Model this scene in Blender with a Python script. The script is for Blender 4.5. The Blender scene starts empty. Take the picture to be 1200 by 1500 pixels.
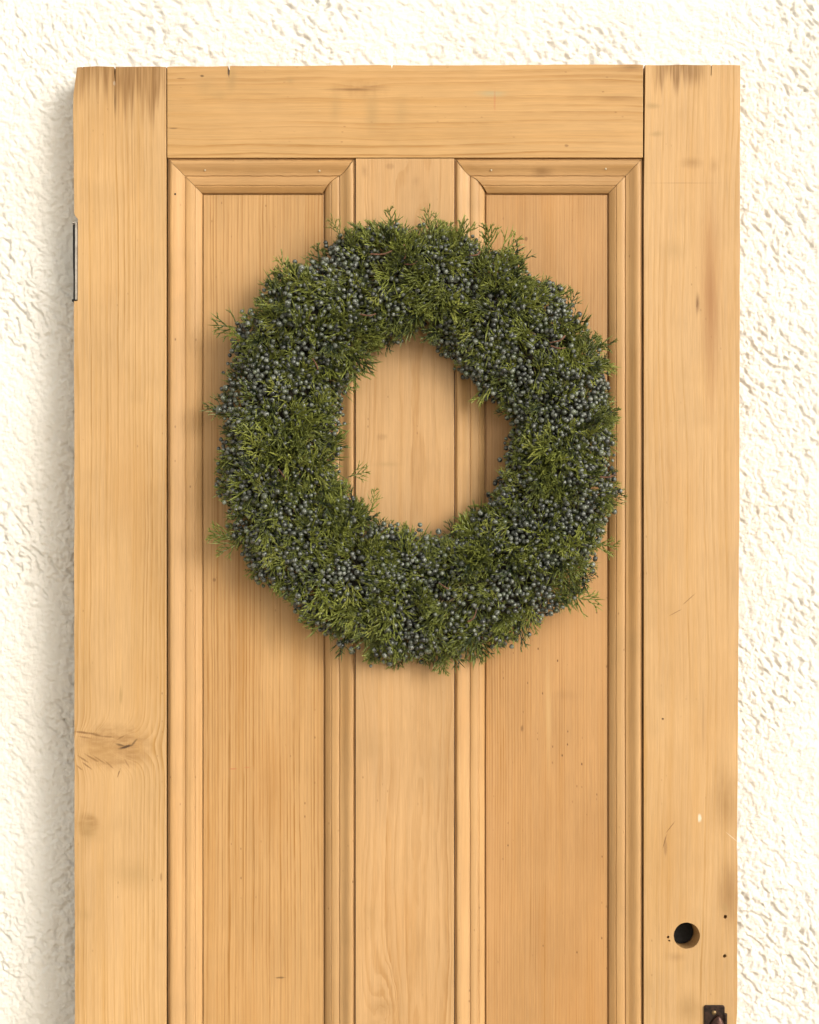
import bpy, bmesh, math, random
import numpy as np
from mathutils import Vector, Matrix

sc = bpy.context.scene
col = sc.collection
R = math.radians
# ------------------------------------------------------------------ camera, sky, sun, exposure
PX = 1.0 / 1200.0                     # one photograph pixel on the door face, in metres
def X(px): return (px - 600.0) * PX
def Z(py): return 2.0 - (py - 95.0) * PX
LEAN = R(1.8)                         # the door leans a little against the wall
DOOR_M = Matrix.Rotation(-LEAN, 4, 'X')
CAM_D = 2.0
cam_d = bpy.data.cameras.new("camera")
cam = bpy.data.objects.new("camera", cam_d); col.objects.link(cam)
cam_d.sensor_fit = 'VERTICAL'; cam_d.sensor_height = 36.0
cam_d.lens = 36.0 * CAM_D / (1500 * PX)
cam_d.clip_start = 0.05; cam_d.clip_end = 1000
cam.matrix_world = DOOR_M @ (Matrix.Translation((0, -CAM_D, Z(750))) @ Matrix.Rotation(R(90), 4, 'X'))
sc.camera = cam

SUN_DIR = Vector((-0.90, 1.0, -0.52)).normalized()      # the way the light travels
SUN_EL = math.asin(-SUN_DIR.z)
SUN_AZ = math.atan2(-SUN_DIR.x, -SUN_DIR.y)             # clockwise from +Y
w = bpy.data.worlds.new("World"); sc.world = w; w.use_nodes = True
wn = w.node_tree; bg = wn.nodes["Background"]
sky = wn.nodes.new("ShaderNodeTexSky"); sky.sky_type = 'NISHITA'; sky.sun_disc = False
sky.sun_elevation = SUN_EL; sky.sun_rotation = SUN_AZ
sky.air_density = 1.0; sky.dust_density = 1.5; sky.ozone_density = 1.0
hs = wn.nodes.new("ShaderNodeHueSaturation"); hs.inputs['Saturation'].default_value = 0.10
wn.links.new(sky.outputs[0], hs.inputs['Color'])
wt = wn.nodes.new("ShaderNodeMix"); wt.data_type = 'RGBA'; wt.blend_type = 'MULTIPLY'; wt.inputs[0].default_value = 1.0
wt.inputs[7].default_value = (1.0, .95, .855, 1.0)      # the photograph's warm white balance
wn.links.new(hs.outputs[0], wt.inputs[6]); wn.links.new(wt.outputs[2], bg.inputs['Color'])
bg.inputs['Strength'].default_value = 0.15
sun_d = bpy.data.lights.new("sun", 'SUN'); sun_d.energy = 0.70; sun_d.angle = R(20); sun_d.color = (1.0, 0.97, 0.93)
sun = bpy.data.objects.new("sun", sun_d); col.objects.link(sun)
sun.location = (3, -5, 4); sun.rotation_euler = SUN_DIR.to_track_quat('-Z', 'Y').to_euler()
sc.view_settings.view_transform = 'Standard'; sc.view_settings.look = 'None'
sc.view_settings.gamma = 1.0; sc.view_settings.exposure = 0.98

# ------------------------------------------------------------------ helpers
def link(name, me, mat=None, parent=None):
    o = bpy.data.objects.new(name, me); col.objects.link(o)
    if mat is not None and me is not None and len(me.materials) == 0: me.materials.append(mat)
    if parent is not None: o.parent = parent
    return o
def mesh_np(name, V, F, smooth=True):
    V = np.asarray(V, np.float32); F = np.asarray(F, np.int32); k = F.shape[1]
    me = bpy.data.meshes.new(name)
    me.vertices.add(len(V)); me.vertices.foreach_set('co', V.ravel())
    me.loops.add(F.size); me.loops.foreach_set('vertex_index', F.ravel())
    me.polygons.add(len(F)); me.polygons.foreach_set('loop_start', np.arange(0, F.size, k, dtype=np.int32))
    me.update(calc_edges=True)
    me.polygons.foreach_set('use_smooth', np.full(len(F), smooth, bool))
    return me
def set_attr(me, name, vals):
    a = me.attributes.new(name, 'FLOAT', 'POINT'); a.data.foreach_set('value', np.asarray(vals, np.float32))
def from_bm(name, bm, smooth=False):
    me = bpy.data.meshes.new(name); bmesh.ops.recalc_face_normals(bm, faces=bm.faces); bm.to_mesh(me); bm.free()
    if smooth:
        for p in me.polygons: p.use_smooth = True
    return me

class S:                                # a node socket one can do sums with
    nt = None
    def __init__(s, sock): s.k = sock
    @staticmethod
    def m(op, *a, clamp=False):
        n = S.nt.nodes.new("ShaderNodeMath"); n.operation = op; n.use_clamp = clamp
        for i, v in enumerate(a):
            if isinstance(v, S): S.nt.links.new(v.k, n.inputs[i])
            else: n.inputs[i].default_value = v
        return S(n.outputs[0])
    def __add__(s, o): return S.m('ADD', s, o)
    __radd__ = __add__
    def __sub__(s, o): return S.m('SUBTRACT', s, o)
    def __rsub__(s, o): return S.m('SUBTRACT', o, s)
    def __mul__(s, o): return S.m('MULTIPLY', s, o)
    __rmul__ = __mul__
    def __truediv__(s, o): return S.m('DIVIDE', s, o)
    def __pow__(s, o): return S.m('POWER', s, o)
def vec(x, y, z):
    n = S.nt.nodes.new("ShaderNodeCombineXYZ")
    for i, v in enumerate((x, y, z)):
        if isinstance(v, S): S.nt.links.new(v.k, n.inputs[i])
        else: n.inputs[i].default_value = v
    return S(n.outputs[0])
def noise(v, scale=1.0, detail=2.0, rough=0.5):
    n = S.nt.nodes.new("ShaderNodeTexNoise"); S.nt.links.new(v.k, n.inputs['Vector'])
    n.inputs['Scale'].default_value = scale; n.inputs['Detail'].default_value = detail; n.inputs['Roughness'].default_value = rough
    return S(n.outputs[0])
def sstep(x, a, b, lo=0.0, hi=1.0):
    n = S.nt.nodes.new("ShaderNodeMapRange"); n.interpolation_type = 'SMOOTHSTEP'
    S.nt.links.new(x.k, n.inputs[0])
    for i, v in ((1, a), (2, b), (3, lo), (4, hi)):
        if isinstance(v, S): S.nt.links.new(v.k, n.inputs[i])
        else: n.inputs[i].default_value = v
    return S(n.outputs[0])
def mixc(f, a, b, mode='MIX'):
    n = S.nt.nodes.new("ShaderNodeMix"); n.data_type = 'RGBA'; n.blend_type = mode
    for idx, v in ((0, f), (6, a), (7, b)):
        if isinstance(v, S): S.nt.links.new(v.k, n.inputs[idx])
        elif idx == 0: n.inputs[0].default_value = v
        else: n.inputs[idx].default_value = (*v, 1.0)
    return S(n.outputs[2])
def new_mat(name):
    m = bpy.data.materials.new(name); m.use_nodes = True; S.nt = m.node_tree
    return m, m.node_tree.nodes["Principled BSDF"]
def setin(b, name, v):
    if isinstance(v, S): S.nt.links.new(v.k, b.inputs[name])
    elif name == 'Base Color': b.inputs[name].default_value = (*v, 1.0)
    else: b.inputs[name].default_value = v
def bump(b, h, dist, strength=1.0):
    n = S.nt.nodes.new("ShaderNodeBump"); n.inputs['Distance'].default_value = dist; n.inputs['Strength'].default_value = strength
    S.nt.links.new(h.k, n.inputs['Height']); S.nt.links.new(n.outputs[0], b.inputs['Normal'])
def obj_xyz():
    t = S.nt.nodes.new("ShaderNodeTexCoord"); s = S.nt.nodes.new("ShaderNodeSeparateXYZ")
    S.nt.links.new(t.outputs['Object'], s.inputs[0]); return [S(s.outputs[i]) for i in range(3)]
def attr(name):
    n = S.nt.nodes.new("ShaderNodeAttribute"); n.attribute_name = name; return S(n.outputs['Fac'])
def obj_random():
    n = S.nt.nodes.new("ShaderNodeObjectInfo"); return S(n.outputs['Random'])

# ------------------------------------------------------------------ stripped pine
def wood(name, along='z', light=(0.451, 0.276, 0.117), dark=(0.324, 0.169, 0.050), heart=(0.0, -0.05), ring=0.004, contrast=.6,
         warp=.004, seed=0.0, knots=(), spots=(), tops=(), specks=.25, rand=False, greasy=.5):
    """rings round a heart line run through every board; knots, stains and end streaks lie on top"""
    m, b = new_mat(name)
    x, y, z = obj_xyz()
    l, a = (z, x) if along == 'z' else (x, z)
    d = y
    sd = seed
    if rand: sd = obj_random() * 37.0 + seed
    # slow wander of the rings along the board
    w1 = noise(vec(a * 5.0 + sd, d * 5.0 + 3.1, l * 1.5), 1.0, 2.0) - .5
    w2 = noise(vec(a * 22.0 + 7.7, d * 20.0 + sd, l * 5.0), 1.0, 2.0) - .5
    rx = a - heart[0]; ry = d - heart[1]
    r = S.m('SQRT', rx * rx + ry * ry) + w1 * (warp * 3.2) + w2 * warp
    kmask = None
    for (px, py, s, amp, ell, *ms) in knots:
        ka, kl = (X(px), Z(py)) if along == 'z' else (Z(py), X(px))
        da = (a - ka) / s; dl = (l - kl) / (s * ell)
        wob = noise(vec(a * 70.0, l * 70.0, seed), 1.0, 3.0) - .5
        q = da * da + dl * dl + wob * .5
        g = S.m('EXPONENT', q * -1.0)
        r = r + g * amp
        k = sstep(q, .25, 2.2, ms[0] if ms else 1.0, 0.0)
        kmask = k if kmask is None else S.m('MAXIMUM', kmask, k)
    r = r + (noise(vec(a * 45.0 + 3.3, d * 40.0, l * 16.0 + sd), 1.0, 3.0, .6) - .5) * (.0011 + warp * .12)
    ph = r / ring + (noise(vec(r * 110.0, sd, 0.0), 1.0, 1.0) - .5) * 2.2
    f = S.m('FRACT', ph)
    late = sstep(f, .25, .86) * sstep(f, .90, 1.0, 1.0, 0.0)
    cvar = noise(vec(a * 26.0 + 2.0, d * 20.0 + sd, l * 2.2), 1.0, 3.0)
    each = noise(vec(S.m('FLOOR', ph) * .73, sd, l * 1.2), 1.0, 1.0)     # no two rings alike
    late = late * sstep(cvar, .28, .7, .25, 1.0) * sstep(each, .3, .68, .15, 1.25)
    late = late * sstep(noise(vec(a * 260.0, d * 90.0, l * 24.0 + sd), 1.0, 2.0), .25, .65, .45, 1.1)
    fib = noise(vec(a * 520.0 + sd, d * 520.0, l * 9.0), 1.0, 4.0, .7)
    fib2 = noise(vec(a * 1300.0, d * 1300.0 + sd, l * 45.0), 1.0, 2.0, .6)
    blot = noise(vec(a * 10.0 + 1.3, d * 9.0 + sd, l * 5.0), 1.0, 3.0, .55)
    streak = noise(vec(a * 70.0 + sd, d * 60.0, l * 3.0 + 4.4), 1.0, 2.0)
    c = mixc(S.m('MULTIPLY', late, contrast, clamp=True), light, dark)
    c = mixc(sstep(streak, .45, .75, 0, .35), c, tuple(v * k for v, k in zip(dark, (1.18, 1.2, 1.2))))
    gain = .62 + fib * .46 + fib2 * .30 + (blot - .5) * .46
    c = mixc(1.0, c, vec(gain, gain * 1.0, gain * .99), 'MULTIPLY')
    # faded and aged patches, board by board
    fade = noise(vec(a * 7.0 + sd, d * 6.0, l * 2.4 + 8.8), 1.0, 3.0, .6)
    c = mixc(sstep(fade, .48, .72, 0, .38), c, tuple(v * k for v, k in zip(light, (1.12, 1.13, 1.22))))
    c = mixc(sstep(fade, .50, .28, 0, .30), c, tuple(v * k for v, k in zip(dark, (1.12, 1.05, .95))))
    # greyish grease marks
    gm = sstep(noise(vec(a * 16.0 + 9.0, d, l * 13.0 + sd), 1.0, 2.5, .55), .53, .78, 0, greasy * .7) * sstep(fib, .3, .65, .35, 1.0)
    c = mixc(gm, c, (.30, .18, .07))
    # pin-prick specks
    v = S.nt.nodes.new("ShaderNodeTexVoronoi"); v.inputs['Scale'].default_value = 1.0
    S.nt.links.new(vec(a * 165.0 + sd, d * 60.0, l * 95.0).k, v.inputs['Vector'])
    vd = S(v.outputs['Distance']); sepc = S.nt.nodes.new("ShaderNodeSeparateColor"); S.nt.links.new(v.outputs['Color'], sepc.inputs[0])
    patch = sstep(noise(vec(a * 14.0 + 5.5, d * 10.0, l * 9.0 + sd), 1.0, 2.0), .45, .65)
    sp = sstep(vd, .06, .22, 1.0, 0.0) * sstep(S(sepc.outputs[0]), .80, .86) * patch * specks * 2.4
    c = mixc(S.m('MULTIPLY', sp, 1.0, clamp=True), c, (.14, .06, .018))
    if kmask is not None:
        kn = noise(vec(a * 60.0, l * 160.0, seed + 2.0), 1.0, 3.0)
        c = mixc(kmask * sstep(kn, .25, .75, .15, .75), c, (.23, .115, .034))
    for (px, py, rxp, ryp, colr, st, *ang) in spots:
        ka, kl = (X(px), Z(py)) if along == 'z' else (Z(py), X(px))
        ra, rl = (rxp * PX, ryp * PX) if along == 'z' else (ryp * PX, rxp * PX)
        da = a - ka; dl = l - kl
        if ang:
            ca, sa = math.cos(R(ang[0])), math.sin(R(ang[0])); da, dl = da * ca + dl * sa, dl * ca - da * sa
        da = da / ra; dl = dl / rl
        wob = noise(vec(a * (.55 / ra) + px, l * (.55 / rl), seed), 1.0, 5.0, .7) - .5
        q = S.m('SQRT', da * da + dl * dl) + wob * 1.1 + (fib - .5) * .7
        big = rxp * ryp > 60
        c = mixc(sstep(q, -.25 if big else .35, 1.25 if big else 1.05, st * (1.0 if big else 1.0), 0.0), c, colr)
    for (py, length, st, a0, a1) in tops:          # weathered end grain running down from the top
        j = noise(vec(a * 130.0, seed + 1.5, l * 3.0), 1.0, 3.0, .65)
        j2 = noise(vec(a * 17.0, seed + 4.5, 0.0), 1.0, 1.0)
        dist = (Z(py) - l) / (length * PX)
        fine = noise(vec(a * 420.0, seed + 2.5, l * 14.0), 1.0, 2.0)
        J = (j * 2.1 - .40) * j2 * 2.6 + .15
        e = sstep(dist, J - .85, J, st, 0.0) * sstep(fine, .25, .7, .45, 1.0) * sstep(a, X(a0), X(a0 + 20)) * sstep(a, X(a1 - 20), X(a1), 1, 0)
        c = mixc(e, c, (.20, .098, .028))
    setin(b, 'Base Color', c)
    setin(b, 'Roughness', .52 + (blot - .5) * .2)
    b.inputs['Specular IOR Level'].default_value = .35
    flat = noise(vec(a * 9.0, d, l * 6.0 + sd), 1.0, 2.0)
    bump(b, late * -.10 + fib * .22 + fib2 * .12 + flat * 2.0 + sp * -.4, .0006)
    return m

BR = (.155, .070, .021); GR = (.315, .195, .075); DK = (.05, .022, .008); WH = (.62, .55, .43); RD = (.40, .12, .05)
M_stile_l = wood("pine_left_stile", light=(0.468, 0.291, 0.131), dark=(0.349, 0.190, 0.057), heart=(X(-40), -.03), ring=.0052, contrast=0.94, warp=.007, seed=1.7,
    knots=((168, 1094, .036, .042, .60), (128, 1208, .012, .004, 1.0)),
    spots=((184, 1094, 13, 2.6, DK, .95, 16), (176, 1091, 9, 2, DK, .7, -12), (197, 1087, 8, 2, DK, .6, 50), (122, 1073, 14, 2.4, BR, .8, -6), (140, 1076, 14, 2.4, BR, .75, -14), (158, 1079, 12, 2, BR, .65, -4), (124, 1080, 12, 2, BR, .5, -10), (178, 1080, 9, 1.6, BR, .5, 30),
           (122, 1112, 13, 1.8, BR, .7, -34), (134, 1110, 15, 1.8, BR, .75, -30), (146, 1113, 15, 1.6, BR, .6, -34), (128, 1122, 11, 1.8, BR, .75, -36), (160, 1120, 13, 1.6, BR, .55, -42), (117, 1125, 8, 1.6, BR, .6, -40), (174, 1133, 8, 1.3, BR, .7, 70), (186, 1118, 10, 1.5, BR, .4, -60),
           (150, 1100, 40, 26, (.39, .23, .085), .55), (128, 1215, 16, 26, GR, .7), (195, 1280, 42, 30, GR, .5), (168, 122, 3, 4, WH, .9),
           (169, 145, 2.4, 28, DK, .75), (177, 1020, 3, 18, GR, .6), (236, 1285, 2, 8, BR, .5), (125, 1340, 12, 12, GR, .4)),
    tops=((96, 66, .95, 100, 252),), specks=.2)
M_stile_r = wood("pine_right_stile", light=(0.461, 0.286, 0.130), dark=(0.359, 0.195, 0.059), heart=(X(1300), -.06), ring=.0065, contrast=0.75, warp=.009, seed=5.2,
    spots=((1022, 445, 4, 17, BR, .95), (1041, 440, 15, 170, (.30, .145, .05), 1.0), (1013, 238, 20, 9, (.28, .15, .05), .7), (1046, 242, 9, 14, (.28, .15, .05), .5), (957, 155, 13, 6, GR, .8), (962, 196, 13, 5, GR, .7),
           (1062, 1180, 26, 60, (.26, .14, .045), .8), (1068, 1310, 20, 70, (.24, .125, .04), .8), (1009, 878, 16, 1.0, BR, .6, 42), (990, 897, 13, 1.0, BR, .6, 28), (982, 1212, 13, 1.0, BR, .7, 52), (974, 1232, 14, 1.0, BR, .7, 74), (1072, 1226, 14, .8, WH, .5, -40), (1025, 1198, 3, 8, WH, .85), (971, 1053, 2, 2, DK, .8),
           (1062, 1330, 6, 10, GR, .6), (990, 1402, 18, 8, BR, .3), (1010, 1480, 22, 24, (.27, .155, .055), .5), (1030, 1052, 2, 60, BR, .3), (975, 1240, 3, 16, BR, .4), (985, 365, 26, 22, GR, .4), (1000, 268, 60, 1.3, BR, .35)),
    tops=((94, 34, .9, 950, 1040),), specks=.15)
M_top_rail = wood("pine_top_rail", along='x', light=(0.435, 0.256, 0.099), dark=(0.314, 0.157, 0.040), heart=(Z(330), -.045), ring=.0085, contrast=0.94, warp=.009, seed=9.4, knots=((131, 131, .001, 0, 1.0, 0), (528, 131, .010, .007, 3.2, .35)),
    spots=((520, 131, 46, 2.4, BR, .95), (545, 127, 22, 3, BR, .6), (340, 116, 9, 24, GR, .75), (300, 128, 18, 22, GR, .6), (322, 138, 14, 12, GR, .55), (296, 111, 4, 2, DK, .8), (490, 160, 12, 34, GR, .5), (545, 165, 14, 36, GR, .55),
           (588, 165, 14, 30, GR, .45), (720, 137, 24, 6, (.33, .30, .17), .6), (725, 148, 2, 22, RD, .35), (905, 143, 34, 5, BR, .35), (925, 98, 26, 8, BR, .7), (335, 103, 2, 10, DK, .9), (254, 188, 9, 1.5, DK, .5),
           (265, 115, 8, 1.5, BR, .5), (425, 118, 8, 8, GR, .5), (830, 213, 4, 3, BR, .6)), specks=.2)
M_muntin = wood("pine_muntin", light=(0.452, 0.272, 0.122), dark=(0.338, 0.175, 0.056), heart=(X(612), .028), ring=.0060, contrast=0.72, warp=.016, seed=3.3, knots=((566, 1500, .020, .024, 3.0, .15), (600, 225, .018, .010, 3.0, .0)),
    spots=((565, 680, 26, 5, GR, .5), (560, 640, 10, 6, BR, .25), (534, 250, 6, 12, BR, .4), (560, 1475, 22, 14, (.31, .175, .065), .6), (572, 243, 8, 6, BR, .3), (610, 265, 8, 10, BR, .25)), specks=.2)
M_panel_l = wood("pine_left_panel", light=(0.434, 0.252, 0.101), dark=(0.283, 0.134, 0.032), heart=(X(-900), -.02), ring=.0042, contrast=1.0, warp=.0034, seed=12.1,
    spots=((407, 382, 6, 3, RD, .0), (410, 1437, 9, 2, DK, .6), (340, 1129, 7, 1.5, RD, .6), (360, 1127, 6, 1.5, RD, .4), (312, 850, 3, 4, BR, .7)), specks=.25, greasy=.3)
M_panel_r = wood("pine_right_panel", light=(0.397, 0.217, 0.083), dark=(0.292, 0.135, 0.032), heart=(X(2000), -.08), ring=.0034, contrast=0.78, warp=.0016, seed=15.9,
    spots=((772, 347, 3, 4, BR, .7), (805, 1050, 5, 110, (.54, .36, .16), .5), (830, 1020, 26, 10, BR, .15), (766, 1070, 3, 7, BR, .7)), specks=.6, greasy=.3)
M_mould_v = wood("pine_moulding_upright", light=(0.436, 0.258, 0.109), dark=(0.331, 0.169, 0.051), heart=(.3, -.2), ring=.0052, contrast=0.45, warp=.002, seed=21.0, specks=.3, rand=True, greasy=.6)
M_mould_h = wood("pine_moulding_level", along='x', light=(0.406, 0.234, 0.096), dark=(0.310, 0.157, 0.045), heart=(1.4, -.2), ring=.0052, contrast=0.45, warp=.002, seed=25.0, specks=.25, rand=True, greasy=.6,
    spots=((795, 250, 20, 8, BR, .6),))

def simple(name, c, rough=.5, metal=0.0, nscale=120.0, var=.35, c2=None, bdist=.0003):
    m, b = new_mat(name); x, y, z = obj_xyz()
    n = noise(vec(x, y, z), nscale, 4.0, .6)
    setin(b, 'Base Color', mixc(sstep(n, .35, .7), c, c2 or tuple(v * (1 - var) for v in c)))
    setin(b, 'Roughness', rough + (n - .5) * .3); b.inputs['Metallic'].default_value = metal
    bump(b, n, bdist); return m
M_iron = simple("dark_iron", (.016, .011, .009), .36, .6, 260, c2=(.045, .022, .014))
M_black = simple("blackened_iron", (.012, .010, .009), .5, .5, 200)
M_painted = simple("worn_grey_paint", (.40, .36, .31), .5, 0, 150, c2=(.27, .24, .20))
M_brass = simple("tarnished_brass", (.22, .15, .07), .45, .8, 400)
M_putty = simple("pale_putty", (.52, .41, .26), .7, 0, 600)

# ------------------------------------------------------------------ wall and ground
rng = np.random.default_rng(7)
def perlin(x, y, seed=0):
    g = np.random.default_rng(seed); N = 512
    ang = g.random((N, N)) * 2 * np.pi; gx, gy = np.cos(ang), np.sin(ang)
    xi = np.floor(x).astype(int); yi = np.floor(y).astype(int); fx = x - xi; fy = y - yi
    u = fx**3 * (fx * (fx * 6 - 15) + 10); v = fy**3 * (fy * (fy * 6 - 15) + 10)
    def dot(i, j):
        a = (xi + i) % N; b = (yi + j) % N
        return gx[a, b] * (fx - i) + gy[a, b] * (fy - j)
    n0 = dot(0, 0) * (1 - u) + dot(1, 0) * u; n1 = dot(0, 1) * (1 - u) + dot(1, 1) * u
    return (n0 * (1 - v) + n1 * v) * 1.5
def smooth(e0, e1, x):
    t = np.clip((x - e0) / (e1 - e0), 0, 1); return t * t * (3 - 2 * t)
def stucco(x, z):
    """thrown plaster dragged along one diagonal: lumps, ridges and pits, in metres of relief"""
    wx = perlin(x * 25, z * 25, 11) * .006; wz = perlin(x * 25 + 9, z * 25, 12) * .006
    c, s = math.cos(R(-48)), math.sin(R(-48))
    p = (x + wx) * c + (z + wz) * s; q = -(x + wx) * s + (z + wz) * c      # p runs down to the right
    n1 = perlin(p * 60, q * 84, 1); n2 = perlin(x * 120 + 5, z * 120, 2); n3 = perlin(x * 270, z * 270, 3); n4 = perlin(x * 16, z * 16, 4)
    h = .0009 * smooth(-.2, .3, n1) + .0010 * n2 + .0010 * n3 + .0006 * perlin(x * 470, z * 470, 13) + .0016 * n4
    h += .0009 * np.maximum(0, perlin(p * 110 + 3, q * 150, 8) - .1)
    amt = np.clip(.65 + 1.1 * perlin(x * 7 + 4, z * 7, 9), .15, 1.3)       # rougher here, smoother there
    h -= .0027 * amt * smooth(.28, .46, perlin(p * 66 + 31, q * 128 + 17, 6)) + 0.0018 * amt * smooth(.30, .46, perlin(p * 125 + 3, q * 210 + 7, 10))
    return h
Y_WALL = .044 * math.cos(LEAN) + 2.0 * math.sin(LEAN) + .007
def axis(lo, hi, f0, f1, fine, coarse):
    return np.unique(np.concatenate([np.arange(lo, f0, coarse), np.arange(f0, f1, fine), np.arange(f1, hi + coarse * .5, coarse)]).round(5))
gxs = np.unique(np.concatenate([np.arange(-2.0, -.55, .016), np.arange(-.55, -.39, .0014), np.arange(-.39, .39, .0021), np.arange(.39, .55, .0014), np.arange(.55, 2.01, .016)]).round(5))
gzs = axis(0.0, 2.7, .78, 2.12, .0014, .016)
GX, GZ = np.meshgrid(gxs, gzs); H = stucco(GX + 3.0, GZ + 3.0)
nx, nz = len(gxs), len(gzs)
V = np.stack([GX, Y_WALL - H, GZ], -1).reshape(-1, 3)
i = (np.arange(nz - 1)[:, None] * nx + np.arange(nx - 1)[None]).ravel()
F = np.stack([i, i + 1, i + nx + 1, i + nx], 1)
ring = np.concatenate([np.arange(nx), np.arange(1, nz) * nx + nx - 1, (nz - 1) * nx + np.arange(nx - 2, -1, -1), np.arange(nz - 2, 0, -1) * nx])
bk = V[ring].copy(); bk[:, 1] = Y_WALL + .25; k0 = len(V); nr = len(ring)
F2 = np.stack([ring, k0 + np.arange(nr), k0 + (np.arange(nr) + 1) % nr, np.roll(ring, -1)], 1)
M_wall, b = new_mat("cream_stucco"); x, y, z = obj_xyz()
n = noise(vec(x, y, z), 6.0, 4.0, .6); n2 = noise(vec(x, y, z), 330.0, 5.0, .7)
setin(b, 'Base Color', mixc(sstep(n, .35, .7), (.82, .795, .74), (.79, .755, .69))); setin(b, 'Roughness', .9)
b.inputs['Specular IOR Level'].default_value = .2
bump(b, n2, .0022)
wall = link("stucco_wall", mesh_np("stucco_wall", np.concatenate([V, bk]), np.concatenate([F, F2])), M_wall)
wall['label'] = "rough cream white stucco wall behind the pine door"; wall['category'] = "wall"; wall['kind'] = "thing"

M_ground, b = new_mat("pale_paving"); x, y, z = obj_xyz()
n = noise(vec(x, y, z), 3.0, 6.0, .6)
setin(b, 'Base Color', mixc(n, (.50, .435, .34), (.42, .36, .275))); setin(b, 'Roughness', .9); bump(b, noise(vec(x, y, z), 90.0, 4.0), .004)
bm = bmesh.new(); bmesh.ops.create_grid(bm, x_segments=40, y_segments=40, size=150)
ground = link("ground", from_bm("ground", bm), M_ground); ground['kind'] = "structure"; ground.location = (0, 0, -.0005)

# ------------------------------------------------------------------ the door
door = bpy.data.objects.new("panelled_door", None); col.objects.link(door)
door.rotation_euler = (-LEAN, 0, 0)
door['label'] = "stripped pine panelled door with a bare knob hole, standing against the stucco wall"; door['category'] = "door"; door['kind'] = "thing"
TH = .044
rnd = random.Random(4)
def prism(pts, y0=0.0, y1=TH, bev=.0007):
    """a board with the outline pts (x, z), its front edges eased"""
    bm = bmesh.new(); vs = [bm.verts.new((x, y0, z)) for x, z in pts]; f = bm.faces.new(vs)
    r = bmesh.ops.extrude_face_region(bm, geom=[f])
    for g in r['geom']:
        if isinstance(g, bmesh.types.BMVert): g.co.y = y1
    bmesh.ops.recalc_face_normals(bm, faces=bm.faces)
    if bev:
        ed = [e for e in bm.edges if abs(e.verts[0].co.y - y0) < 1e-6 and abs(e.verts[1].co.y - y0) < 1e-6]
        bmesh.ops.bevel(bm, geom=ed, offset=bev, segments=2, profile=.6, affect='EDGES')
    return bm
def wavy(p, q, step=14, amp=.6, skip_ends=True):
    """points in px from p to q with worn, uneven wander"""
    n = max(1, int(math.hypot(q[0] - p[0], q[1] - p[1]) / step)); out = []
    dx, dy = q[0] - p[0], q[1] - p[1]; L = math.hypot(dx, dy) or 1; nxn, nyn = -dy / L, dx / L
    o = 0
    for k in range(n):
        t = k / n; o = o * .6 + rnd.uniform(-amp, amp) * .7
        oo = 0 if k == 0 else o
        out.append((p[0] + dx * t + nxn * oo, p[1] + dy * t + nyn * oo))
    return out
def W(pts): return [(X(a), Z(b)) for a, b in pts]
BOT = 95 + 2.0 * 1200                 # the foot of the door
def cut(o, cutters):
    """take the cutters' volume out of o and throw the cutters away"""
    par = o.parent; o.parent = None
    for c in cutters:
        md = o.modifiers.new("cut", 'BOOLEAN'); md.operation = 'DIFFERENCE'; md.solver = 'EXACT'; md.object = c
    dg = bpy.context.evaluated_depsgraph_get(); dg.update()
    me = bpy.data.meshes.new_from_object(o.evaluated_get(dg))
    o.parent = par; o.modifiers.clear(); old = o.data; o.data = me; bpy.data.meshes.remove(old)
    for c in cutters:
        m = c.data; bpy.data.objects.remove(c); bpy.data.meshes.remove(m)
def cyl_cut(px, py, r, y1, y0=-.01, n=40, wob=0, tilt=0, tiltz=0):
    bm = bmesh.new(); ring0 = []; ring1 = []
    for k in range(n):
        a = 2 * math.pi * k / n; rr = r * (1 + rnd.uniform(-wob, wob))
        ring0.append(bm.verts.new((X(px) + rr * math.cos(a), y0, Z(py) + rr * math.sin(a)))); ring1.append(bm.verts.new((X(px) + rr * .92 * math.cos(a) + tilt, y1, Z(py) + rr * .92 * math.sin(a) + tiltz)))
    bm.faces.new(ring0); bm.faces.new(ring1)
    for k in range(n): bm.faces.new((ring0[k], ring0[(k + 1) % n], ring1[(k + 1) % n], ring1[k]))
    return link("cutter", from_bm("cutter", bm))
def wedge_cut(px, py0, py1, wid, deep):
    """a drying crack that opens towards py0"""
    bm = bmesh.new(); pts = []
    n = 7
    for k in range(n + 1):
        t = k / n; pts.append((px + rnd.uniform(-.5, .5) + wid * .5 * (1 - t) + .15, py0 + (py1 - py0) * t))
    for k in range(n, -1, -1):
        t = k / n; pts.append((px + rnd.uniform(-.4, .4) - wid * .5 * (1 - t) - .15, py0 + (py1 - py0) * t))
    bm = prism(W(pts), -.01, deep, 0); return link("cutter", from_bm("cutter", bm))

# left stile: chipped top corner, hinge mortise in its edge
pts = wavy((113, 98.5), (150, 97), 7, .6) + wavy((150, 97), (243.6, 98), 9, .7) + [(243.6, 98), (243.6, BOT), (110, BOT)]
pts += wavy((110, BOT), (109.5, 1500), 60, .5) + wavy((109.5, 1500), (108.4, 441), 16, .45) + [(108.4, 441), (113.8, 440.5), (114, 321), (109.5, 315.5)]
pts += wavy((108.6, 312), (107.2, 145), 14, .4) + [(107.5, 138), (110.5, 116)]
o = link("stile", from_bm("stile", prism(W(pts))), M_stile_l, door)
cut(o, [wedge_cut(168.5, 90, 126, 3.0, .012), wedge_cut(121, 90, 104, 2.0, .006)])
o['label'] = "left stile with a curly knot and a hinge let into its edge"
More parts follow.
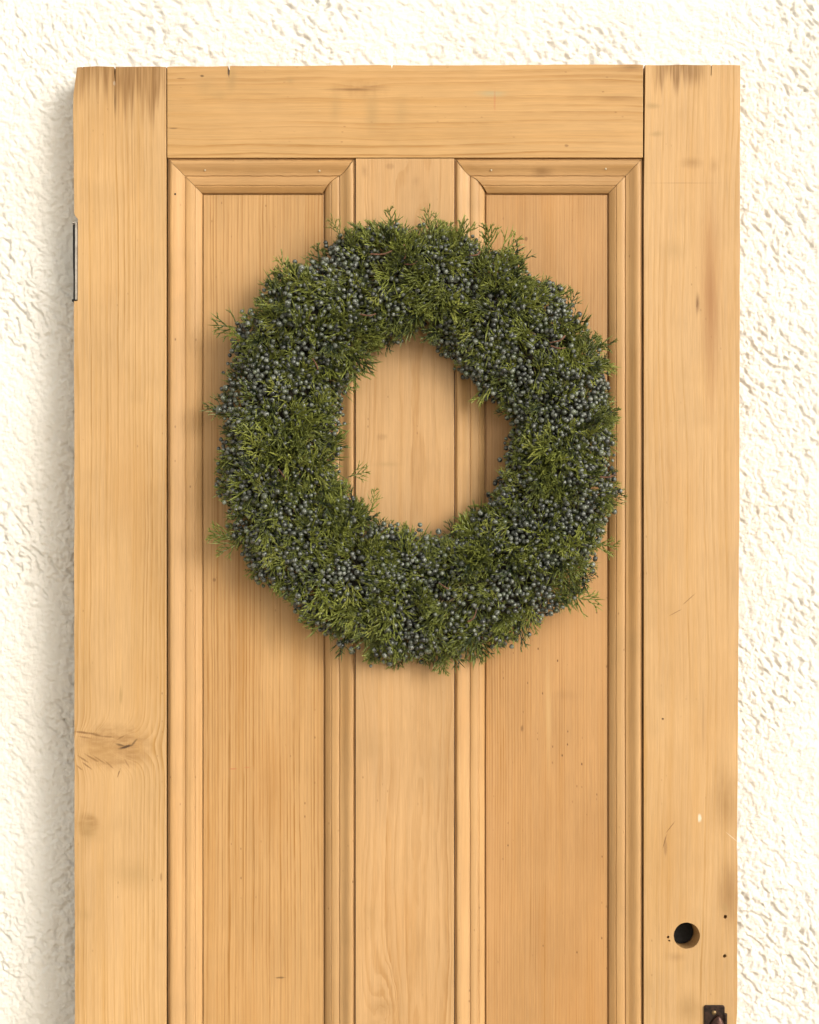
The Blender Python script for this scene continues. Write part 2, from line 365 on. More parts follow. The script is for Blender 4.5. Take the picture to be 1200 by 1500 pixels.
# right stile: knob hole, screw holes
pts = wavy((945.4, 95), (1084.5, 94.5), 9, .5) + wavy((1084.8, 95.5), (1083.5, 700), 16, .4) + wavy((1083.5, 700), (1080, 1262), 18, .55) + wavy((1080.8, 1268), (1080, 1500), 16, .6) + [(1079, 1500), (1078.5, BOT), (943.2, BOT)]
pts += [(943.2, BOT), (943.3, 300)]
o = link("stile", from_bm("stile", prism(W(pts))), M_stile_r, door)
cut(o, [cyl_cut(1007.5, 1370, 19.6 * PX, .030, wob=.012, tilt=-.004, tiltz=-.0020), cyl_cut(979, 1373, 2.2 * PX, .02, n=9, wob=.2), cyl_cut(980.5, 1378, 1.5 * PX, .01, n=8, wob=.2), cyl_cut(1062.5, 1343, 2.6 * PX, .02, n=9, wob=.25), cyl_cut(1062, 1400.5, 2.6 * PX, .02, n=9, wob=.25),
        wedge_cut(1042, 88, 112, 1.6, .006), cyl_cut(971, 1053, 1.1 * PX, .006, n=7)])
bm = bmesh.new(); bmesh.ops.create_cone(bm, segments=32, radius1=.0146, radius2=.0142, depth=.006, cap_ends=True, matrix=Matrix.Translation((X(1007.5) - .0037, .0262, Z(1370) - .0018)) @ Matrix.Rotation(R(90), 4, 'X'))
link("hole_shade_disc", from_bm("hole_shade_disc", bm), simple("hole_shade_black", (.004, .003, .002), .95, 0, 200), door)  # near-black disc added in the bore; its colour paints the hole's shade
o['label'] = "right stile with a round knob hole and a dark keyhole plate"
# rails and muntins
pts = wavy((244.8, 97.6), (334, 96.6), 10, .5) + [(334, 96.6), (335.2, 104), (335.6, 111), (336.3, 104), (337, 96.5)] + wavy((337, 96.5), (573, 95.3), 14, .45) + [(573, 95.3), (574.4, 100), (575.4, 95.3)] + wavy((575.4, 95.3), (943.2, 94), 14, .45) + [(942.4, 95), (942.0, 230.8), (244.9, 231.2)]
o = link("rail", from_bm("rail", prism(W(pts), .0003)), M_top_rail, door)
o['label'] = "top rail with grease marks and a short split"
LR0, LR1, BR0 = 1620, 1860, 2290      # lock rail and bottom rail, below the picture
for (y0, y1) in ((LR0, LR1), (BR0, BOT)):
    link("rail", from_bm("rail", prism(W([(244.8, y0), (942.3, y0), (942.3, y1), (244.8, y1)]), .0004)), M_top_rail, door)
for (y0, y1) in ((231.9, LR0 - .7), (LR1 + .7, BR0 - .7)):
    link("muntin", from_bm("muntin", prism(W([(521.2, y0), (665.6, y0), (665.2, y1), (520.8, y1)]), .0006, TH, .0006)), M_muntin, door)
PAN_Y = .0148
def panel(x0, x1, y0, y1, mat):
    """a board whose field stands a little proud of the tongue the mouldings cover"""
    bm = prism(W([(x0 - 38, y0 - 20), (x1 + 38, y0 - 20), (x1 + 38, y1 + 20), (x0 - 38, y1 + 20)]), PAN_Y + .0034, PAN_Y + .014, 0)
    b2 = prism(W(wavy((x0, y0), (x1, y0), 20, .15) + wavy((x1, y0), (x1, y1), 40, .2) + wavy((x1, y1), (x0, y1), 20, .15) + wavy((x0, y1), (x0, y0), 40, .2)), PAN_Y, PAN_Y + .0036, .0003)
    me = bpy.data.meshes.new("tmp"); b2.to_mesh(me); b2.free(); bm.from_mesh(me); bpy.data.meshes.remove(me)
    link("panel", from_bm("panel", bm), mat, door)
for (yt, yb) in ((231.3, LR0), (LR1, BR0)):
    panel(296.0, 473.2, yt + 51, yb - 51, M_panel_l); panel(713.2, 891.6, yt + 51, yb - 51, M_panel_r)

# mouldings: cross-section as (px from the frame, mm below the face)
PROF = [(-2.4, 12), (-2.4, 5.2), (-.1, 5.2), (0, 2.6), (.5, 1.7), (1.6, 1.0), (3.2, .7), (5.2, .7), (7.4, 1.1), (9.6, 1.9), (12, 3.1), (14.4, 4.4), (16.8, 5.4), (19, 6.0), (21.2, 6.3), (21.6, 7.7), (22.5, 7.8), (22.9, 6.7), (24.4, 6.2), (28, 6.2), (32, 6.6),
        (34.6, 7.2), (35.0, 8.3), (35.9, 8.5), (36.6, 8.2), (39, 9.2), (42, 11.0), (43.6, 12.1), (44.6, 12.9), (45.2, 14.0), (45.4, 18.2)]
PROF_W = [(d * PX, .001 * h) for d, h in PROF]
def moulding(x_of, d0, l0, l1, cope0, cope1, upright, gap0, gap1, w=46.0, mat=None, bend=0.0, sink=0.0):
    """one stick of moulding; its ends follow the mitre, l measured in px along the stick; x_of(d) gives px across"""
    nseg = 34; Vv = []; Ff = []
    k = w / 45.4; P = [(d * k + d0, h) for d, h in PROF]; npf = len(P)
    wob = [rnd.uniform(-.35, .35) for _ in range(nseg + 1)]
    for s in range(nseg + 1):
        t = s / nseg
        for j, (d, h) in enumerate(P):
            a = l0 + cope0(d) + gap0; b_ = l1 - cope1(d) - gap1
            l = a + (b_ - a) * t
            dd = d + (wob[s] if 0 < s < nseg else 0) * (1 if j < npf - 3 else .3)
            c = x_of(dd)
            y = (h + sink) * .001
            Vv.append((X(c), y, Z(l)) if upright else (X(l), y, Z(c)))
    for s in range(nseg):
        for j in range(npf - 1):
            q = s * npf + j; Ff.append((q, q + 1, q + npf + 1, q + npf))
    bm = bmesh.new(); vs = [bm.verts.new(v) for v in Vv]
    for f in Ff: bm.faces.new([vs[i] for i in f])
    bm.faces.new(vs[:npf]); bm.faces.new(vs[-npf:])
    for s in range(nseg): bm.faces.new((vs[s * npf], vs[s * npf + npf], vs[s * npf + 2 * npf - 1], vs[s * npf + npf - 1]))
    bmesh.ops.recalc_face_normals(bm, faces=bm.faces)
    for f in bm.faces:
        f.smooth = len(f.verts) == 4
    for e in bm.edges:
        if len(e.link_faces) == 2 and e.calc_face_angle() > R(38): e.smooth = False
    me = bpy.data.meshes.new("moulding"); bm.to_mesh(me); bm.free()
    return link("moulding", me, mat, door)
straight = lambda d: d
def ogee(d): return d + 3.2 * math.sin((d - 4) / 44 * 2 * math.pi)       # the scribed, S-shaped joint next to the muntin
dd_ = np.linspace(0, 60, 400); oo_ = np.array([ogee(v) for v in dd_])
def ogee_inv(d): return float(np.interp(d, oo_, dd_))
def frame_mouldings(xl, xr, yt, yb, muntin_side):
    fl = ogee if muntin_side == 'l' else straight; fr = ogee if muntin_side == 'r' else straight
    il = ogee_inv if muntin_side == 'l' else straight; ir = ogee_inv if muntin_side == 'r' else straight
    gl = .9 if muntin_side == 'l' else .35; gr = .9 if muntin_side == 'r' else .35
    moulding(lambda d: yt + d, 2.6, xl, xr, il, ir, False, gl, gr, 46.5, M_mould_h)
    moulding(lambda d: yb - d, 2.6, xl, xr, straight, straight, False, .4, .4, 46.5, M_mould_h)
    wl, wr = (46.4, 42.5) if muntin_side == 'r' else (42.5, 45.6)
    moulding(lambda d: xl + d * (1.0), 3.3 if muntin_side == 'r' else 3.0, yt, yb, fl, straight, True, .35, .4, wl, M_mould_v, sink=.3)
    moulding(lambda d: xr - d, 3.0, yt, yb, fr, straight, True, .35, .4, wr, M_mould_v, sink=.2)
for (yt, yb) in ((231.3, LR0), (LR1, BR0)):
    frame_mouldings(244.9, 520.9, yt, yb, 'r'); frame_mouldings(665.5, 942.3, yt, yb, 'l')
def dome(px, py, r, y, h, mat, name, parent, n=10):
    bm = bmesh.new(); bmesh.ops.create_uvsphere(bm, u_segments=n, v_segments=6, radius=1.0)
    for v in bm.verts: v.co = Vector((X(px) + v.co.x * r * PX, y + v.co.y * h, Z(py) + v.co.z * r * PX))
    return link(name, from_bm(name, bm, True), mat, parent)
for (px, py, y) in ((300, 248.5, .0032), (468, 249.5, .0032), (720, 248.5, .0032), (888, 246.5, .0028), (256.5, 284, .0013)):
    dome(px, py, 1.5, y, .0006, M_putty if px > 260 else M_iron, "nail_head", door)

# hinge, seen edge-on in the left edge
hinge = bpy.data.objects.new("hinge", None); col.objects.link(hinge); hinge.parent = door
def slab(x0, x1, z0, z1, y0, y1, mat, name, parent, bev=.0003):
    return link(name, from_bm(name, prism(W([(x0, z0), (x1, z0), (x1, z1), (x0, z1)]), y0, y1, bev)), mat, parent)
slab(109.6, 113.4, 325.5, 438.5, .0015, .040, M_painted, "leaf", hinge)['label'] = "worn grey painted leaf"
pl = prism(W(wavy((105.3, 328), (108.9, 327), 3, .1) + [(108.9, 327)] + wavy((108.9, 327), (109.2, 438), 12, .45) + [(109.2, 438), (105.8, 438)] + wavy((105.8, 438), (105.3, 328), 12, .5)), .006, .040, .0003)
link("leaf", from_bm("leaf", pl), M_black, hinge)['label'] = "blackened iron leaf"
slab(104.2, 113.6, 437.5, 440.8, .0045, .04, M_black, "pin_end", hinge); slab(104.0, 113.4, 324.3, 325.9, .004, .04, M_painted, "pin_end", hinge)

# keyhole plate at the lower right
def round_rect(x0, x1, y0, y1, r, n=5):
    out = []
    for cx, cy, a0 in ((x1 - r, y0 + r, -90), (x1 - r, y1 - r, 0), (x0 + r, y1 - r, 90), (x0 + r, y0 + r, 180)):
        for k in range(n + 1):
            a = R(a0 + 90 * k / n); out.append((cx + r * math.cos(a), cy + r * math.sin(a)))
    return out
plate = link("keyhole_plate", from_bm("keyhole_plate", prism(W(round_rect(1031, 1061.5, 1472, 1548, 3.5)), -.0022, .0005, .0009)), M_iron, door)
plate['label'] = "dark iron keyhole plate with a swinging cover"
bm = bmesh.new(); n = 28; rings = []
for (s, y) in ((1.0, -.0022), (1.0, -.0042), (.92, -.0058), (.70, -.0070), (.35, -.0076)):
    rr = []
    for k in range(n):
        a = 2 * math.pi * k / n; cx, cy = math.cos(a), math.sin(a)
        px = 1049 + 14.5 * s * cx * (1 - .28 * max(0, -cy)) + 2.2 * max(0, -cy); py = 1514 + 28 * s * cy
        rr.append(bm.verts.new((X(px), y, Z(py))))
    rings.append(rr)
for a, c in zip(rings, rings[1:]):
    for k in range(n): bm.faces.new((a[k], a[(k + 1) % n], c[(k + 1) % n], c[k]))
bm.faces.new(rings[-1]); bm.faces.new(rings[0])
link("cover", from_bm("cover", bm, True), simple("rust_brown_iron", (.035, .016, .011), .30, .7, 300, c2=(.07, .03, .02)), plate)
dome(1045.5, 1482.5, 3.6, -.0024, .0016, M_brass, "screw", plate, 14)
slab(1060, 1064.5, 1484, 1546, -.0048, .0003, M_iron, "lip", plate, .0012)

# ------------------------------------------------------------------ the wreath
M_leaf, b = new_mat("juniper_green")
t = attr("tint"); tip = attr("tip"); rr_ = obj_random()
t2 = S.m('FRACT', t + rr_ * 3.0)
c = mixc(sstep(t2, .05, .95), (.008, .017, .005), (.142, .160, .024))
c = mixc(sstep(t2, .80, 1.0, 0, .7), c, (.19, .19, .04))
c = mixc(tip * tip * .55, c, (.27, .30, .058))
c = mixc(sstep(tip, -.9, -.2, .85, 0), c, (.115, .055, .030))
setin(b, 'Base Color', c); setin(b, 'Roughness', .5); b.inputs['Specular IOR Level'].default_value = .4
M_berry, b = new_mat("juniper_berry_blue"); x, y, z = obj_xyz()
t = attr("tint"); t2 = S.m('FRACT', t + obj_random())
bl = noise(vec(x, y, z), 300.0, 4.0, .6)
c = mixc(sstep(t2, .0, 1.0), (.009, .011, .012), (.058, .068, .044))
c = mixc(sstep(t2, .75, .95, 0, .7), c, (.075, .095, .045))
c = mixc(sstep(bl, .42, .60, .03, .85) * sstep(S.m('FRACT', t2 * 7.3), .0, 1.0, .25, 1.0), c, (.225, .24, .205))
c = mixc(attr("tip"), c, (.03, .025, .02))
setin(b, 'Base Color', c); setin(b, 'Roughness', sstep(bl, .3, .7, .22, .45)); b.inputs['Specular IOR Level'].default_value = .7
M_stem = simple("reddish_bark", (.15, .060, .028), .7, 0, 300, c2=(.07, .035, .02), bdist=.0005)
M_core = simple("twigs_gap_shade", (.030, .020, .010), .9, 0, 200, c2=(.012, .012, .006), bdist=.004)  # twig base; shade of the gaps between sprigs put into its dark colour

OUT = [(505, 345), (540, 340), (575, 330), (600, 352), (628, 338), (660, 340), (690, 350), (715, 372), (740, 372), (765, 395), (785, 420), (825, 428), (840, 450), (858, 470), (862, 500), (885, 528), (892, 560), (888, 590), (895, 620), (897, 660), (892, 700), (897, 735), (892, 770), (878, 800),
       (862, 830), (858, 868), (840, 885), (800, 905), (770, 925), (745, 945), (715, 950), (690, 950), (660, 965), (620, 970), (590, 968), (555, 965), (545, 945), (520, 948), (480, 935), (452, 915), (440, 890), (425, 868), (385, 862), (365, 835), (360, 805), (335, 780), (330, 740), (325, 700), (322, 650),
       (325, 610), (330, 560), (335, 535), (345, 500), (360, 470), (385, 450), (388, 425), (415, 405), (445, 395), (475, 380), (485, 355)]
INN = [(545, 510), (560, 500), (578, 502), (600, 485), (612, 478), (640, 475), (648, 500), (655, 525), (680, 545), (690, 570), (715, 580), (735, 605), (752, 625), (745, 650), (740, 680), (738, 700), (722, 715), (715, 735), (690, 755), (678, 775), (650, 785), (620, 788), (595, 775), (565, 765), (540, 765), (538, 738), (515, 730), (492, 720),
       (490, 690), (492, 660), (490, 640), (500, 620), (495, 600), (505, 575), (500, 560), (520, 545)]
CXP, CYP = 613.0, 642.0
def polar(pts):
    a = np.array([math.atan2(-(y - CYP), x - CXP) for x, y in pts]); r = np.array([math.hypot(x - CXP, y - CYP) for x, y in pts])
    o = np.argsort(a); a, r = a[o], r[o]
    a = np.concatenate([a - 2 * np.pi, a, a + 2 * np.pi]); r = np.concatenate([r, r, r]); return a, r
PO, PI_ = polar(OUT), polar(INN)
def ring_at(th):
    th = (th + np.pi) % (2 * np.pi) - np.pi
    lump = -10 + 3 * np.sin(th * 17 + 1) + 3 * np.sin(th * 29 + 2.2) + 3 * np.sin(th * 43)
    return np.interp(th, *PI_) + (lump + 10) * .6 + 7, np.interp(th, *PO) + lump
DEPTH, Y_MID = .039, -.015             # the bundle's half depth and the distance of its centre from the door face
def surf(th, ph, k=1.0):
    """a point of the ring and its outward normal; ph 0 outer edge, pi/2 front, pi inner edge"""
    ri, ro = ring_at(th); rm, hw = (ri + ro) / 2, (ro - ri) / 2
    k = k * (1 + .13 * perlin((th + 4) * 9 + .3, ph * 2.2 + .6, 21))      # bunches bulge and dip
    r = (rm + hw * k * np.cos(ph)) * PX; y = Y_MID - DEPTH * k * np.sin(ph)
    er = np.stack([np.cos(th), 0 * th, np.sin(th)], -1)
    p = np.stack([X(CXP) + r * np.cos(th), y, Z(CYP) + r * np.sin(th)], -1)
    n = er * np.cos(ph)[..., None] + np.array([0, -1, 0.]) * np.sin(ph)[..., None]
    return p, n
wreath = bpy.data.objects.new("juniper_wreath", None); col.objects.link(wreath)
wreath.rotation_euler = (-LEAN, 0, 0)
wreath['label'] = "round wreath of green juniper sprigs and blue-grey berries hanging on the pine door"; wreath['category'] = "wreath"

def norm(v): return v / (np.linalg.norm(v, axis=-1, keepdims=True) + 1e-9)
def twig(P0, D0, L, r0, r1, bend, nseg, tipv, rg, jag=.16):
    """a scale-leaved twig: three-sided, knobbly, pointed"""
    D0 = norm(D0); a = norm(np.cross(D0, [0.31, .5, .8])); b_ = np.cross(D0, a); Vv = []; tv = []
    for s in range(nseg):
        t = s / (nseg - .001) if nseg > 1 else 0
        c = P0 + D0 * (L * t) + bend * (t * t * L)
        rad = (r0 + (r1 - r0) * t) * (1 + (jag if s % 2 else -jag))
        for q in range(3):
            an = 2.094 * q + s * 1.05
            Vv.append(c + (a * math.cos(an) + b_ * math.sin(an)) * rad); tv.append(tipv[0] + (tipv[1] - tipv[0]) * t)
    Vv.append(P0 + D0 * (L * 1.05) + bend * L); tv.append(tipv[1])
    F = []
    for s in range(nseg - 1):
        for q in range(3):
            i0, i1 = s * 3 + q, s * 3 + (q + 1) % 3
            F += [(i0, i1, i1 + 3), (i0, i1 + 3, i0 + 3)]
    e = (nseg - 1) * 3; tp = nseg * 3
    for q in range(3): F.append((e + q, e + (q + 1) % 3, tp))
    return np.array(Vv), np.array(F), np.array(tv), P0 + D0 * L + bend * L
def sprig_mesh(seed, L=.046, lush=1.0, rad=.00115):
    """a flat juniper spray along +x, its face towards +z, unit metres"""
    rg = np.random.default_rng(seed); Vs, Fs, Ts = [], [], []; nv = 0
    def add(r):
        nonlocal nv
        Vs.append(r[0]); Fs.append(r[1] + nv); Ts.append(r[2]); nv += len(r[0])
    main_bend = np.array([0, rg.normal(0, .18), rg.normal(-.05, .16)])
    d = np.array([1., 0, 0])
    def at(t): return d * L * t + main_bend * (t * t * L)
    add(twig(np.zeros(3), d, L, rad * 1.15, rad * .7, main_bend, 6, (-.9, .8), rg))
    nside = int(round(rg.uniform(6, 9) * lush)); sgn = rg.choice([-1, 1])
    for k in range(nside):
        t = .14 + .78 * (k + rg.uniform(-.3, .3)) / nside; sgn = -sgn
        ang = R(rg.uniform(28, 52)); ls = L * (.62 * (1 - t) + .16) * rg.uniform(.75, 1.25)
        dd = norm(np.array([math.cos(ang), sgn * math.sin(ang), rg.normal(.0, .30)]) + main_bend * t)
        bd = np.array([rg.uniform(.05, .25), -sgn * rg.uniform(-.05, .22), rg.normal(0, .12)])
        p0 = at(t); add(twig(p0, dd, ls, rad * .95, rad * .6, bd, 5, (0, 1), rg))
        nt_ = int(rg.integers(1, 3)) if ls > L * .22 else int(rg.integers(0, 2))
        s2 = sgn
        for q in range(nt_):
            u = .25 + .6 * (q + rg.uniform(0, .8)) / max(1, nt_); s2 = -s2
            an2 = ang * sgn + s2 * R(rg.uniform(25, 50)); l3 = ls * (.60 * (1 - u) + .14) * rg.uniform(.7, 1.2)
            d3 = norm(np.array([math.cos(an2), math.sin(an2), rg.normal(0, .3)]))
            add(twig(p0 + dd * ls * u + bd * (u * u * ls), d3, l3, rad * .85, rad * .55, np.array([.1, 0, rg.normal(0, .1)]), 4, (.2, 1), rg))
    return np.concatenate(Vs), np.concatenate(Fs), np.concatenate(Ts)
VAR = [sprig_mesh(100 + k, L=.034 + .0014 * (k % 8), lush=(1.05, .9, .75)[k % 3]) for k in range(18)]
g = np.random.default_rng(31)
GREEN = [(440, 680, 58), (575, 392, 42), (518, 512, 34), (440, 468, 34), (716, 425, 36), (530, 775, 46), (560, 905, 44), (690, 925, 44), (830, 835, 36), (700, 815, 42), (795, 690, 30), (760, 470, 30), (850, 510, 32), (480, 600, 20), (640, 440, 26), (470, 850, 24)]
def greenness(p):
    px = p[..., 0] / PX + 600; py = 95 - (p[..., 2] - 2.0) / PX; s = 0
    for (a, c, r) in GREEN: s = s + np.exp(-((px - a)**2 + (py - c)**2) / (r * r))
    return np.minimum(1, s)
def basis(d, up):
    d = norm(d); up = up - d * np.sum(d * up, -1, keepdims=True); up = norm(up); return np.stack([d, np.cross(up, d), up], -1)
# base points
sprigs = []                            # (position, 3x3, scale, score)
def add_sprigs(n, kr, fringe=False, mix=(.45, 1.0), scale=(.75, 1.2)):
    th = g.random(n) * 2 * np.pi
    if fringe: ph = np.where(g.random(n) < .62, g.uniform(-.55, .75, n), g.uniform(np.pi - .8, np.pi + .5, n))
    else: ph = g.uniform(.15, np.pi - .15, n)
    k = g.uniform(*kr, n); p, nn = surf(th, ph, k)
    tang = np.stack([-np.sin(th), 0 * th, np.cos(th)], -1)
    rv = norm(g.normal(size=(n, 3))); lay = perlin((th + 4) * 5 + .7, ph * 1.6 + 3.3, 22) * 1.7      # neighbours in a bunch lie the same way
    if fringe: d = nn * .9 + tang * (lay * .5 + g.normal(0, .3, n))[:, None] + rv * .35
    else: d = nn * g.uniform(.15, .75, n)[:, None] + tang * (lay + g.normal(-.1, .4, n))[:, None] + rv * .45
    up = nn * .9 + np.array([0, -1., 0]) * .6 + g.normal(size=(n, 3)) * .45
    B = basis(d, up); s = g.uniform(*scale, n)
    gr = greenness(p)
    for i in range(n):
        if not fringe and g.random() > .55 + .6 * gr[i]: continue
        sprigs.append((p[i], B[i], s[i] * (.62 if fringe and ph[i] > 2 else 1.0) * (1 + .30 * gr[i]), k[i] * math.sin(max(.05, min(math.pi - .05, ph[i]))) + .25 * gr[i] + (0.1 if fringe else 0)))
add_sprigs(900, (.35, .68)); add_sprigs(1050, (.64, .93), scale=(.6, 1.0)); add_sprigs(470, (.55, .84), True, scale=(.5, .9)); add_sprigs(620, (.90, 1.0), scale=(.30, .52))
for (px, py, ax, ay, s) in ((365, 490, -1, .45, 1.0), (352, 790, -1, .25, 1.0), (345, 800, -.9, -.5, .8), (576, 352, 0, 1, .85), (629, 350, .05, 1, .7), (716, 375, .1, 1, 1.0), (728, 385, .65, .75, 1.0), (750, 400, .5, .8, .9),
                            (828, 870, .9, -.35, .95), (868, 800, 1, -.1, .9), (872, 730, 1, .1, .8), (870, 612, 1, .15, .7), (500, 355, -.3, .9, .6), (835, 455, .4, .9, .7), (510, 700, .9, .3, .7), (370, 440, -.7, .6, .7), (610, 940, .1, -1, .6), (690, 935, .3, -.9, .8), (545, 745, .3, .9, .6)):
    th = math.atan2(CYP - py, px - CXP); ro = float(ring_at(np.array([th]))[1][0]); rp = math.hypot(px - CXP, py - CYP)
    if rp > ro - 4: px, py = CXP + (ro - 4) * math.cos(th), CYP - (ro - 4) * math.sin(th)
    p = np.array([X(px), Y_MID - .016, Z(py)]); sprigs.append((p, basis(np.array([ax, -.12, ay]), np.array([0, -1., .1])), s * 1.08, 3.0))
LONE_AT = ((588, 320), (578, 328), (582, 338), (655, 338), (694, 352), (822, 424), (825, 428), (890, 530), (362, 829), (521, 543), (512, 546), (565, 762), (597, 776), (738, 600), (740, 690), (345, 785), (335, 792), (880, 812), (886, 640), (548, 955))
LONE = []
for (px, py) in LONE_AT:
    th = math.atan2(CYP - py, px - CXP); ri, ro = [float(v[0]) for v in ring_at(np.array([th]))]
    rp = min(ro + 4, max(ri - 4, math.hypot(px - CXP, py - CYP))); LONE.append((CXP + rp * math.cos(th), CYP - rp * math.sin(th)))
for (px, py) in LONE:                  # each lone berry sits at the tip of a sprig of its own
    th = math.atan2(CYP - py, px - CXP); ri, ro = ring_at(np.array([th])); rm = float(ri[0] + ro[0]) / 2
    q = np.array([CXP + rm * math.cos(th), CYP - rm * math.sin(th)]) - np.array([px, py]); q = q / np.linalg.norm(q)
    sprigs.append((np.array([X(px + q[0] * 26), Y_MID - .016, Z(py + q[1] * 26)]), basis(np.array([-q[0], -.14, q[1]]), np.array([0, -1., .1])), .72, 2.5))
sprigs.sort(key=lambda q: -q[3])
def make_sprig_mesh(name, V_, F_, T_, tint):
    me = mesh_np(name, V_, F_, False); set_attr(me, "tint", tint if np.ndim(tint) else np.full(len(V_), tint)); set_attr(me, "tip", T_); return me
var_me = [make_sprig_mesh("juniper_sprig", *v, g.random()) for v in VAR]
for m in var_me: m.materials.append(M_leaf)
NS = 300
for i, (p, B, s, _) in enumerate(sprigs[:NS]):
    o = bpy.data.objects.new("juniper_sprig", var_me[int(g.integers(len(VAR)))]); col.objects.link(o); o.parent = wreath
    M4 = np.eye(4); M4[:3, :3] = B * s; M4[:3, 3] = p; o.matrix_local = Matrix(M4.tolist())
Vs, Fs, Ts, Ti = [], [], [], []; nv = 0
for (p, B, s, _) in sprigs[NS:]:
    v, f, t = VAR[int(g.integers(len(VAR)))]
    Vs.append(v @ (B * s).T + p); Fs.append(f + nv); Ts.append(t); Ti.append(np.full(len(v), g.random())); nv += len(v)
fol = link("juniper_foliage", make_sprig_mesh("juniper_foliage", np.concatenate(Vs), np.concatenate(Fs), np.concatenate(Ts), np.concatenate(Ti)), M_leaf, wreath); fol['kind'] = "stuff"

# berries in bunches
bm = bmesh.new(); bmesh.ops.create_icosphere(bm, subdivisions=2, radius=1.0); bm.verts.ensure_lookup_table()
SV = np.array([v.co[:] for v in bm.verts]); SF = np.array([[v.index for v in f.verts] for f in bm.faces]); bm.free()
pts, rad, scr = [], [], []; cell = {}
CS = .0062
def try_add(p, r, sc_):
    x, y, z = float(p[0]), float(p[1]), float(p[2]); kx, ky, kz = int(x // CS), int(y // CS), int(z // CS)
    for dx in (-1, 0, 1):
        for dy in (-1, 0, 1):
            for dz in (-1, 0, 1):
                for (a, b_, c_, q) in cell.get((kx + dx, ky + dy, kz + dz), ()):
                    if (a - x)**2 + (b_ - y)**2 + (c_ - z)**2 < ((q + r) * .88)**2: return
    cell.setdefault((kx, ky, kz), []).append((x, y, z, r)); pts.append((x, y, z)); rad.append(r); scr.append(sc_)
NC = 2600
thc = g.random(NC) * 2 * np.pi; pc, nc = surf(thc, g.uniform(-.25, np.pi + .25, NC), g.uniform(.88, 1.03, NC)); gc = greenness(pc); uc = g.random(NC)
for c in range(NC):
    if uc[c] < gc[c] * .80: continue
    p, nn = pc[c], nc[c]; nb = int(g.integers(4, 13)); br = g.uniform(.0024, .0036)
    for q in range(nb):
        off = g.normal(size=3) * .0085; off -= nn * np.dot(off, nn) * .55
        pp = p + off
        if pp[1] > -.002: continue
        try_add(pp, br * g.uniform(.82, 1.12), -pp[1] + .02 * max(0, nn[1] * -1))
for (px, py) in LONE:
    try_add(np.array([X(px), Y_MID - .018, Z(py)]), .0034, 1.0)
order = np.argsort(-np.array(scr)); NB = 300
pts = np.array(pts)[order]; rad = np.array(rad)[order]
bm_tip = np.clip((SV[:, 2] - .86) / .12, 0, 1) * .8
bvar = []
for k in range(8):
    me = mesh_np("juniper_berry", SV * (1, 1, 1.06) * (1 + g.normal(0, .02, (len(SV), 1))) * .003, SF); set_attr(me, "tint", np.full(len(SV), g.random())); set_attr(me, "tip", bm_tip); me.materials.append(M_berry); bvar.append(me)
def rot():
    q = norm(g.normal(size=4)); a, b_, c_, d_ = q
    return np.array([[1 - 2 * (c_ * c_ + d_ * d_), 2 * (b_ * c_ - a * d_), 2 * (b_ * d_ + a * c_)], [2 * (b_ * c_ + a * d_), 1 - 2 * (b_ * b_ + d_ * d_), 2 * (c_ * d_ - a * b_)], [2 * (b_ * d_ - a * c_), 2 * (c_ * d_ + a * b_), 1 - 2 * (b_ * b_ + c_ * c_)]])
for i in range(min(NB, len(pts))):
    o = bpy.data.objects.new("juniper_berry", bvar[int(g.integers(8))]); col.objects.link(o); o.parent = wreath
    # mesh stays unit-sized; scaled to millimetres
    M4 = np.eye(4); M4[:3, :3] = rot() * (rad[i] / .003); M4[:3, 3] = pts[i]; o.matrix_local = Matrix(M4.tolist())
n = len(pts) - NB
Vb = np.concatenate([(SV * (1, 1, 1.06)) @ (rot() * rad[i]).T + pts[i] for i in range(NB, len(pts))]); Fb = np.concatenate([SF + k * len(SV) for k in range(n)])
me = mesh_np("juniper_berries", Vb, Fb); set_attr(me, "tint", np.repeat(g.random(n), len(SV))); set_attr(me, "tip", np.tile(bm_tip, n))
ber = link("juniper_berries", me, M_berry, wreath); ber['kind'] = "stuff"
print("sprigs", len(sprigs), "berries", len(pts))

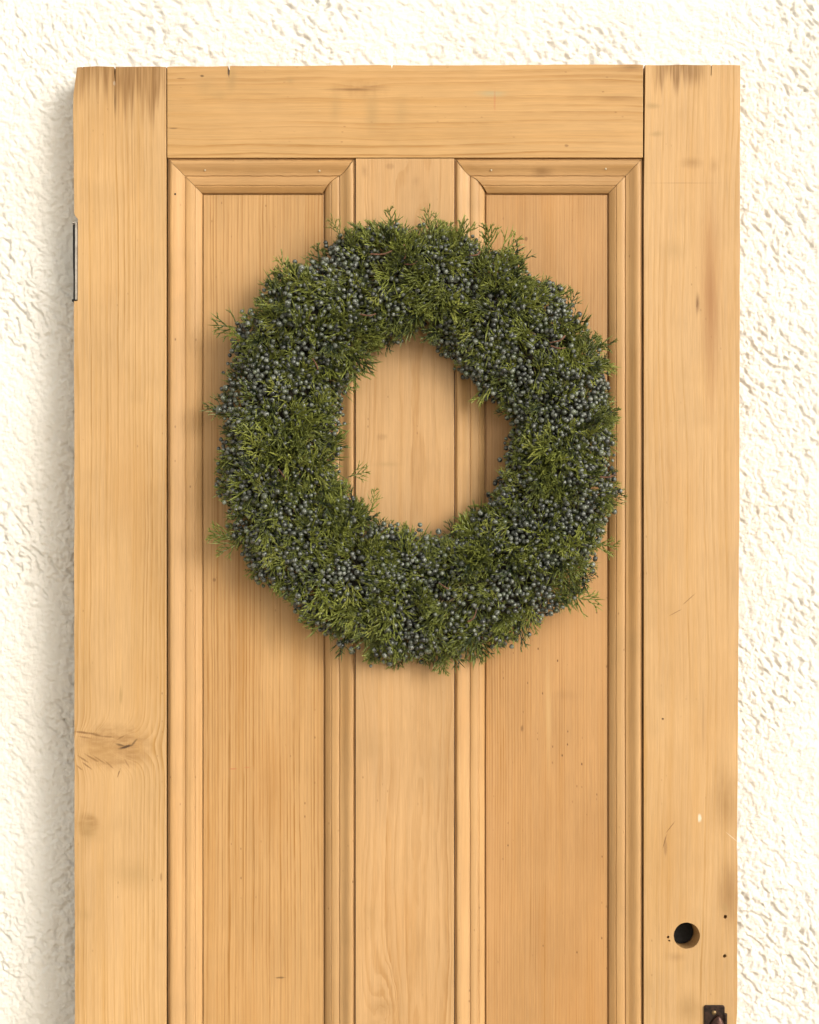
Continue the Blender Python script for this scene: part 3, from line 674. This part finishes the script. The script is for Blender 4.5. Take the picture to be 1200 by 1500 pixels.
# packed core and a few bare stems
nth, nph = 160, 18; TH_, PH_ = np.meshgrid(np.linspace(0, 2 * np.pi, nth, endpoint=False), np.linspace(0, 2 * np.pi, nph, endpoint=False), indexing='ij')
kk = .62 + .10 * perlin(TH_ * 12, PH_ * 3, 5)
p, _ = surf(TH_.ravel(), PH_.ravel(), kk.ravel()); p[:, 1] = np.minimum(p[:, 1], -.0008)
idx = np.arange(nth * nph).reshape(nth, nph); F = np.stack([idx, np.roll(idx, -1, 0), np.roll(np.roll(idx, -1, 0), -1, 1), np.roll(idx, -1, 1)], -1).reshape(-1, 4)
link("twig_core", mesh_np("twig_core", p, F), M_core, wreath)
def stem(points, r, mat, name="stem"):
    P = np.array(points, float); n = len(P); Vv, Ff = [], []
    for k in range(n):
        d = norm(P[min(n - 1, k + 1)] - P[max(0, k - 1)]); a = norm(np.cross(d, [0.2, .9, .3])); b_ = np.cross(d, a); rr = r * (1 - .35 * k / (n - 1)) * (1.1 if k % 2 else .92)
        for q in range(5): Vv.append(P[k] + (a * math.cos(q * 1.2566) + b_ * math.sin(q * 1.2566)) * rr)
    for k in range(n - 1):
        for q in range(5): Ff.append((k * 5 + q, k * 5 + (q + 1) % 5, (k + 1) * 5 + (q + 1) % 5, (k + 1) * 5 + q))
    return link(name, mesh_np(name, Vv, Ff), mat, wreath)
for (px, py, ax, ay, L, yy) in ((592, 372, 0, -22, 1, .072), (545, 385, 30, 3, 1, .070), (820, 500, -22, -12, 1, .070), (800, 515, 20, -4, 1, .070), (682, 905, 12, 16, 1, .072), (655, 858, -14, 6, 1, .070), (415, 690, 10, -16, 1, .071), (530, 470, 22, -1, 1, .070),
                                (470, 548, -8, 14, 1, .07), (870, 700, 22, 3, 1, .066), (610, 395, -18, -6, 1, .07), (700, 380, -16, -8, 1, .066)):
    n = 7; pp = []
    for k in range(n):
        t = k / (n - 1); pp.append((X(px + ax * t + 3 * math.sin(t * 3)), -yy + .006 * (t - .5)**2, Z(py - ay * t + 2 * math.sin(t * 4))))
    stem(pp, .0011, M_stem)
